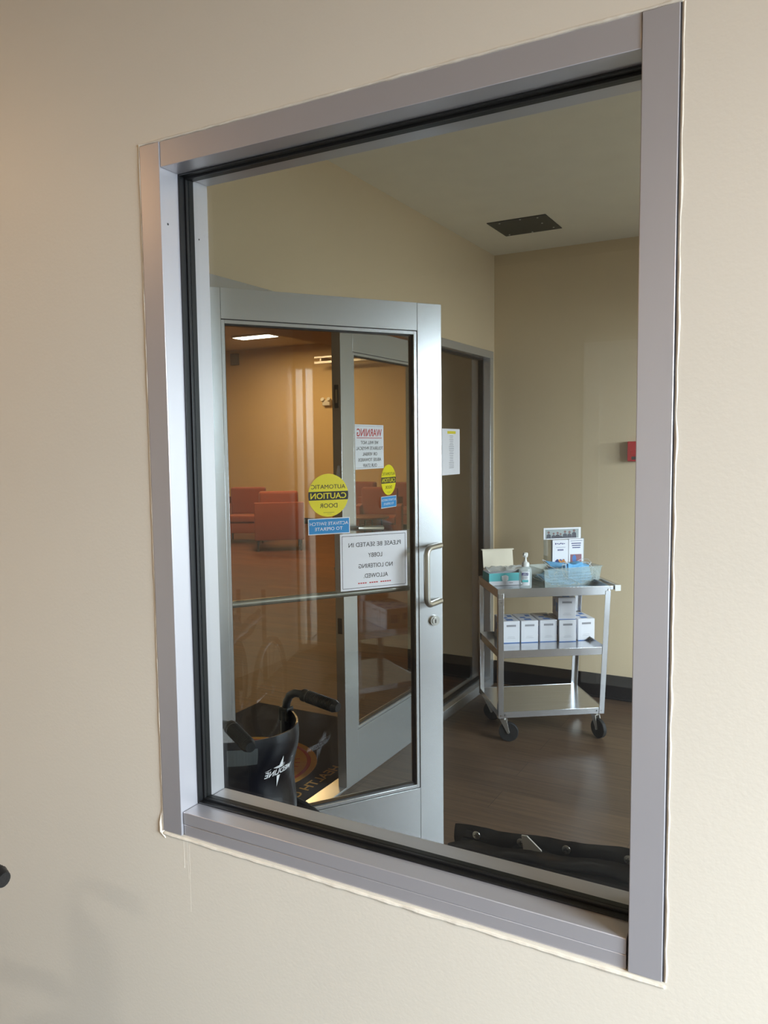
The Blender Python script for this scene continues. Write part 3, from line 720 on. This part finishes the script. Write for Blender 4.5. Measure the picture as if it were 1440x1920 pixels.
def booklet(x0, x1, z0, z1, label, kind):
    k = empty('brochure', on_cart(.372, .382, ZS), cang + R(5), label, 'brochure')
    b = MB(); b.box((x0, .006, z0), (x1, .028, z1)); b.build('pages', 'paper', k, bevel=.0005)
    cx = (x0 + x1) / 2
    b = MB()
    if kind == 0:
        for j in range(6): b.box((cx - .032 + j * .0105, .0052, z1 - .026 + (j % 2) * .002), (cx - .0255 + j * .0105, .006, z1 - .017 - (j % 3) * .0015))
        b.box((cx - .026, .0052, z1 - .043), (cx + .030, .006, z1 - .0415))
        for j in range(4): b.box((cx - .016 + j * .009, .0052, z1 - .062), (cx - .010 + j * .009, .006, z1 - .053))
    else:
        b.box((cx - .036, .0052, z1 - .012), (cx + .036, .006, z1 - .010))
        for j in range(3): b.box((cx - .030 + j * .003, .0052, z1 - .028 - j * .012), (cx + .028 - j * .002, .006, z1 - .023 - j * .012))
    b.build('cover_print', 'label_navy', k)
    b = MB()
    if kind == 0:
        for j in range(9): disc(b, cx - .024 + j * .0062, z0 + .024 + .006 * math.sin(j * 2.1) + .004, .0075, .0050, .0054, 10)
        b.build('cover_picture', 'photo_blue', k)
        b = MB()
        for j in range(6): disc(b, cx - .006 + j * .0065, z0 + .026 + .007 * math.cos(j * 1.7), .006, .0044, .0050, 10)
        b.build('picture_spots', 'photo_orange', k)
    else:
        b.box((cx - .036, .0050, z0 + .010), (cx + .032, .006, z0 + .060)); b.build('cover_picture', 'photo_mauve', k)
        b = MB(); disc(b, cx - .012, z0 + .034, .012, .0044, .0050, 20, rz=.022); b.build('picture_figure', 'box_blue', k)
    return k
booklet(.040, .135, .075, .225, 'white brochure with a dark blue and orange print in the acrylic stand', 0)
booklet(.139, .229, .080, .228, 'white brochure with a reddish mauve print in the acrylic stand', 1)

# ------------------------------------------------------------ wheelchairs
def grip(root, p, d, r=.0165):
    """rubber hand grip from p along d"""
    p, d = Vector(p), Vector(d); L = d.length; dn = d / L
    b = MB(); P = []; rs = []
    n = 44
    for i in range(n + 1):
        t_ = i / n; P.append(p + d * t_)
        base = r * (1.08 if t_ < .07 else 1.0) + (.0016 if .12 < t_ < .9 and (i % 2) else 0)
        if t_ > .92: base = r * (1.0 - .25 * (t_ - .92) / .08)
        rs.append(base)
    b.tube(P, r, 18, rs=rs); return b.build('hand_grip', 'black_plastic', root, True)
def wheelchair(loc, rz, label, W=.30, grips=((.155, 0), (.155, 0)), depth=.36, logo=True, wheel_r=.262, cane_h=.845, group='wheelchairs around the window'):
    """local: +y is the way the chair faces, x across; canes at y=0"""
    w_ = empty('wheelchair', loc, rz, label, 'wheelchair', group)
    hw = W / 2
    for s_, (gl, gs) in ((-1, grips[0]), (1, grips[1])):
        x = s_ * hw
        b = MB()
        gd = Vector((gs, -1, -.10)).normalized()
        bend = [Vector((x, 0, z)) for z in (.30, .6, cane_h - .05)]
        c0 = Vector((x, 0, cane_h - .05)); end = Vector((x, -.055, cane_h)) 
        bend += [Vector((x, -.004, cane_h - .03)), Vector((x, -.016, cane_h - .010)), Vector((x, -.035, cane_h)), end, end + gd * .02]
        b.tube(bend, .0115, 14); b.build('back_cane', 'frame_paint', w_, True)
        grip(w_, end + gd * .010, gd * gl)
        b = MB(); b.box((x - .016, -.016, cane_h - .085), (x + .016, .016, cane_h - .045), bev=.004); b.build('cane_clamp', 'black_plastic', w_)
        b = MB(); b.tube([(x, 0, .47), (x, depth, .47)], .0115, 12); b.tube([(x, 0, .62), (x, depth * .75, .60), (x, depth * .8, .58), (x, depth * .8, .47)], .0105, 12)
        b.tube([(x, depth - .01, .49), (x, depth, .12)], .0115, 12); b.tube([(x, 0, .30), (x, depth, .22)], .0115, 12)
        b.build('side_frame', 'frame_paint', w_, True)
        b = MB(); b.box((x - .022, .05, .612), (x + .022, depth * .72, .635), bev=.008); b.build('arm_pad', 'vinyl_black', w_)
        b = MB(); wy = .04
        b.torus((x + s_ * .045, wy, wheel_r), (1, 0, 0), wheel_r - .013, .013, 48, 10); wl = b.build('rear_wheel', 'tyre', w_, True)
        b = MB(); b.torus((x + s_ * .045, wy, wheel_r), (1, 0, 0), wheel_r - .030, .006, 48, 8); b.torus((x + s_ * .068, wy, wheel_r), (1, 0, 0), wheel_r - .035, .007, 48, 8)
        b.tube([(x + s_ * .01, wy, wheel_r), (x + s_ * .07, wy, wheel_r)], .022, 14)
        for k in range(16):
            a = 2 * math.pi * k / 16; b.tube([(x + s_ * .045, wy, wheel_r), (x + s_ * .045, wy + math.cos(a) * (wheel_r - .03), wheel_r + math.sin(a) * (wheel_r - .03))], .0014, 5)
        b.build('hand_rim', 'chrome', wl, True)
        b = MB(); b.tube([(x - .012, depth + .01, .075), (x + .012, depth + .01, .075)], .075, 28); b.build('front_caster', 'tyre', w_, bevel=.004)
        b = MB(); b.tube([(x, depth, .16), (x + .02, depth + .01, .16), (x + .02, depth + .01, .075)], .007, 8); b.build('caster_fork', 'frame_paint', w_, True)
    b = MB(); b.grid(lambda u, v_: ((u - .5) * W * .98, .03 + v_ * (depth - .04), .475 - .03 * math.sin(u * math.pi)), 12, 6, .006); b.build('seat', 'vinyl_black', w_, True)
    def back(u, v_, off=0):
        sag = math.sin(u * math.pi); x = (u - .5) * W
        z = .50 + v_ * (cane_h - .052 - .50)
        bow = .096 * sag * (.72 + .28 * v_) + .012 * math.sin(v_ * 9) * sag
        return Vector((x + .012 * math.sin(2 * math.pi * u) * -1, -.014 - bow - off, z))
    b = MB(); b.grid(back, 28, 16, -.005); bk = b.build('backrest', 'vinyl_navy', w_, True)
    for s_ in (-1, 1):
        b = MB(); b.tube([(s_ * (hw + .001), -.001, .50), (s_ * (hw + .001), -.001, cane_h - .055)], .0185, 14); b.build('sleeve', 'vinyl_navy', bk, True)
    if logo:
        def onb(u, z, off):
            v_ = (z - .5) / (cane_h - .552); e_ = .01
            t_ = (back(u + e_, v_) - back(u - e_, v_)).normalized(); n_ = Vector((t_.y, -t_.x, 0))
            return back(u, v_) + n_ * off
        b = MB(); b.grid(lambda u, v_: onb(.06 + u * .20, .742 + v_ * .042, .0065), 10, 6, .0008); b.build('tape_patch', 'tape_grey', bk)
        b = MB(); vs, fs = glyphs('MEDLINE', .02)
        uc, zc = .47, .700
        def put(poly_v, poly_f): b._add([onb(uc + x / .36, zc + z, .0066) for x, z in poly_v], poly_f)
        put([(-x * .092, z * .018) for x, z in vs], fs)
        star = [(-.050, .0115), (-.008, .020), (-.003, .046), (.004, .021), (.050, .027), (.006, .0125), (-.004, .0115)]
        put(star, [tuple(range(len(star)))])
        put([(-.005, -.012), (.000, -.046), (.007, -.013)], [(0, 1, 2)])
        b.build('maker_mark', 'mask_white', bk, label='white maker mark with a star')
    return w_
# forward (-.955,.296) in the plan: rotation of +y by 72.8 degrees
wc1 = wheelchair((-1.324, 1.638, 0), R(87), 'dark wheelchair inside the vestibule, its printed backrest and two grips behind the glass', .292, grips=((.127, -.473), (.127, -.073)), depth=.34, cane_h=.856, group=None)

# folded wheelchair close to the window: seat fabric between raised rails
fw = empty('wheelchair', (-.46, 1.55, 0), 0, 'folded black wheelchair just behind the sill, seat fabric edges with screws showing', 'wheelchair')
RZ = .668
def sling(y, ztop, amp, th, x0, x1, hgt):
    b = MB()
    def f_(u, v_):
        x = x0 + (x1 - x0) * u
        return (x, y + .004 * math.sin(u * 17 + v_) + .010 * (2 * v_ - 1) ** 2, ztop(x) - hgt(x) * v_ + amp * math.sin(u * 9 + 1) + .0015 * noise.noise(Vector((u * 20, v_ * 3, y * 70))))
    b.grid(f_, 48, 8, -th); return b.build('seat_sling', 'vinyl_black', fw, True)
s1 = sling(.047, lambda x: .679 + .088 * (x + .25), .0012, .020, -.250, .20, lambda x: .056)
for x, z in ((-.192, .672), (-.087, .680), (.014, .689), (.143, .699)):
    b = MB(); b.lathe([(.0092, 0), (.0088, .0015), (.005, .003)], seg=18, M=Matrix.Translation((x, .042, z)) @ Matrix.Rotation(R(90), 4, 'X'))
    sc1 = b.build('screw', 'satin_steel', fw, True)
    b = MB(); b.box((x - .005, .0386, z - .0008), (x + .005, .0392, z + .0008)); b.box((x - .0008, .0386, z - .005), (x + .0008, .0392, z + .005))
    b.build('screw_slot', 'seam_dark', sc1)
s2 = sling(-.075, lambda x: .697 + .040 * min(1, (x + .212) / .06) * .35 + .09 * (x + .212), .0022, .016, -.213, .20, lambda x: .022 + .04 * (x + .212))
b = MB(); b.grid(lambda u, v_: (-.23 + u * .43, -.068 + .115 * v_, RZ - .012 + .03 * (1 - v_) - .10 * math.sin(v_ * math.pi)), 20, 12, .004); b.build('seat_fold', 'vinyl_black', fw, True)
b = MB(); b.prism([(-.073, .717), (-.061, .718), (-.029, .693), (-.029, .660), (-.065, .660)], .004, .008); b.build('metal_gusset', 'white_metal', fw, label='bright triangular metal gusset')
b = MB(); b.box((-.037, -.088, .690), (-.011, -.085, .701)); b.build('metal_tab', 'white_metal', fw)
for y in (.055, -.085):
    b = MB(); b.tube([(-.22, y, RZ - .005), (.28, y, RZ - .005)], .010, 10); b.tube([(.28, y, .25), (.28, y, .80)], .0115, 12)
    b.tube([(-.15, y, RZ - .005), (-.15, y, .15)], .0105, 10); b.tube([(-.15, y, .26), (.28, y, .30)], .0105, 10); b.build('side_frame', 'frame_paint', fw, True)
    sgn = 1 if y > 0 else -1
    b = MB(); b.torus((.22, y + sgn * .045, .28), (0, 1, 0), .267, .013, 44, 10); wl = b.build('rear_wheel', 'tyre', fw, True)
    b = MB(); b.torus((.22, y + sgn * .045, .28), (0, 1, 0), .245, .006, 44, 8); b.tube([(.22, y, .28), (.22, y + sgn * .06, .28)], .02, 12)
    for k in range(16):
        a = 2 * math.pi * k / 16; b.tube([(.22, y + sgn * .045, .28), (.22 + math.cos(a) * .245, y + sgn * .045, .28 + math.sin(a) * .245)], .0014, 5)
    b.build('spokes', 'chrome', wl, True)
    b = MB(); b.tube([(-.15, y - .012, .075), (-.15, y + .012, .075)], .075, 24); b.build('front_caster', 'tyre', fw, bevel=.004)
    b = MB(); b.tube([(-.15, y, .16), (-.15, y + sgn * .018, .15), (-.15, y + sgn * .018, .075)], .007, 8); b.build('caster_fork', 'frame_paint', fw, True)

# near wheelchair, only its grip in the frame at the left
wc3 = copy_tree(wc1); wc3['label'] = 'dark wheelchair in the near room, only the black tip of one grip in view'
wc3.location = (-1.329, 0.620, 0); wc3.rotation_euler = (0, 0, R(98))

# ------------------------------------------------------------ lobby
mt_ = empty('door_mat', (-2.42, 2.93, 0), 0, 'dark doormat with gold seal and HEALTH C lettering on the lobby floor', 'mat')
b = MB(); b.box((-.52, -.78, 0), (.52, .78, .008)); b.build('carpet', 'mat_carpet', mt_, bevel=.003)
def flat_disc(r, z0, z1, name, m__):
    b = MB(); b.lathe([(r, z0), (r, z1)], seg=64); return b.build(name, m__, mt_)
flat_disc(.355, .008, .0086, 'seal', 'seal_gold')
b = MB(); b.torus((0, 0, .0086), (0, 0, 1), .315, .010, 64, 6, Matrix.Diagonal((1, 1, .05, 1)) @ Matrix.Translation((0, 0, .163))); b.build('seal_ring', 'seal_red', mt_)
b = MB()
for k in range(9):
    a = R(-40 + k * 10); b.box((-.012, -.003, .0086), (.012, .003, .0092), Matrix.Rotation(a, 4, 'Z') @ Matrix.Translation((.26, 0, 0)))
b.lathe([(.12, .0086), (.12, .0092)], seg=24); b.build('seal_marks', 'seal_red', mt_)
# lettering: reads towards -Y, tops towards -X, mirrored like all writing here
Mt = Matrix(((0, 0, -1, 0), (-1, 0, 0, 0), (0, -1, 0, 0), (0, 0, 0, 1)))   # local x->-Y ; z->-X ; y-> -Z
b = MB(); Mtt = Matrix.Translation((.425, -.005, .0084)) @ Mt
text(b, 'HEALTH C', 0, 0, .37, .052, 0, .01, .0006, False, Mtt)
b.build('lettering', 'ink_gold', mt_)

def armchair(loc, rz, label, first=None):
    if first:
        o = copy_tree(first); o.location = loc; o.rotation_euler = (0, 0, rz); o['label'] = label; return o
    o = empty('armchair', loc, rz, label, 'armchair', 'coral armchairs in the lobby')
    # faces +y, back panel at y=0, width along x from 0 to .74
    W_, D_ = .74, .64
    b = MB(); b.box((0, 0, .17), (W_, .09, .735), bev=.012); b.build('back_frame', 'chair_coral', o, True)
    for x in (0, W_ - .09):
        b = MB(); b.box((x, .07, .17), (x + .09, D_, .63), bev=.014); b.build('armrest', 'chair_coral', o, True)
    b = MB(); b.box((.09, .09, .17), (W_ - .09, D_ - .01, .34), bev=.01); b.build('seat_base', 'chair_coral', o, True)
    b = MB(); b.box((.095, .12, .34), (W_ - .095, D_ + .01, .46), bev=.03); b.build('seat_cushion', 'chair_coral', o, True)
    b = MB(); b.box((.075, .085, .44), (W_ - .075, .235, .90), bev=.045); b.build('back_cushion', 'chair_coral', o, True)
    for x, y in ((.05, .05), (W_ - .05, .05), (.05, D_ - .05), (W_ - .05, D_ - .05)):
        b = MB(); b.tube([(x, y, .175), (x, y, 0)], .018, 8, rs=[.021, .012]); b.build('leg', 'dark_wood', o, True)
    return o
cha = math.atan2(.46, .58)
a1 = armchair((-7.33, 9.25, 0), cha, 'coral armchair with its back turned, nearest of the armchairs in the lobby')
armchair((-8.12, 10.75, 0), R(205), 'coral armchair facing the nearest one, half hidden behind the hinge stile of the open door', a1)
armchair((-8.15, 12.0, 0), R(0), 'dim coral armchair against the far wall, behind the WARNING notice', a1).location = (-6.2, 12.95, 0)
bpy.data.objects['armchair.002'].rotation_euler = (0, 0, R(180)) if 'armchair.002' in bpy.data.objects else (0, 0, 0)
armchair((-5.95, 11.4, 0), R(205), 'dim coral armchair standing beyond the small round brown table', a1)
armchair((-7.15, 12.9, 0), R(180), 'coral armchair against the far wall behind the nearer round yellow sticker', a1)
t = empty('side_table', (-6.0, 10.35, 0), 0, 'small brown side table with thin metal legs, seen through the farther door glass', 'table')
b = MB(); b.lathe([(.30, 0), (.315, .01), (.315, .03), (.30, .04)], c=(0, 0, .46), seg=36); b.build('table_top', 'table_brown', t, True)
for k in range(4):
    a = R(45 + 90 * k); b = MB(); b.tube([(.2 * math.cos(a), .2 * math.sin(a), .46), (.25 * math.cos(a), .25 * math.sin(a), 0)], .011, 8); b.build('leg', 'frame_paint', t, True)
cl = empty('ceiling_light', (-9.08, 11.62, 3.6), 0, 'bright white fluorescent ceiling light in the lobby, above the armchairs', 'light')
b = MB(); b.box((-.42, -.17, -.03), (.42, .17, 0)); b.build('frame', 'white_plastic', cl)
b = MB(); b.box((-.40, -.15, -.036), (.40, .15, -.03)); b.build('diffuser', 'lamp_diffuser', cl)
o = empty('wall_strobe', (-8.55, 13.2, 2.43), 0, 'white emergency lamp unit on the orange lobby wall', 'lamp')
b = MB(); b.box((-.09, -.08, -.06), (.09, 0, .05), bev=.02); b.build('housing', 'white_plastic', o)
b = MB(); b.tube([(-.07, -.06, .05), (-.07, -.10, .07)], .04, 14); b.tube([(.07, -.06, .05), (.07, -.10, .07)], .04, 14); b.build('lamp_head', 'white_plastic', o, True)
b = MB(); b.box((-.10, -.06, -.12), (.10, 0, .12), bev=.01)
o = b.build('wall_speaker', 'speaker_grey'); o.location = (-10.85, 13.2, 3.42); tag(o, 'small grey wall speaker high on the lobby wall, left of the glass', 'speaker')
o = empty('ceiling_track', (-7.9, 12.9, 3.22), 0, 'pair of slim grey horizontal rails high on the lobby wall', 'rail')
b = MB(); b.box((-.72, -.06, .045), (.62, 0, .085), bev=.005); b.box((-.72, -.06, -.06), (.62, 0, -.01), bev=.005); b.build('rails', 'aluminium', o)
b = MB(); 
for x in (-.6, .5): b.box((x, -.04, -.02), (x + .03, .30, .07))
b.build('brackets', 'aluminium', o)

bpy.data.objects.remove(_fo)
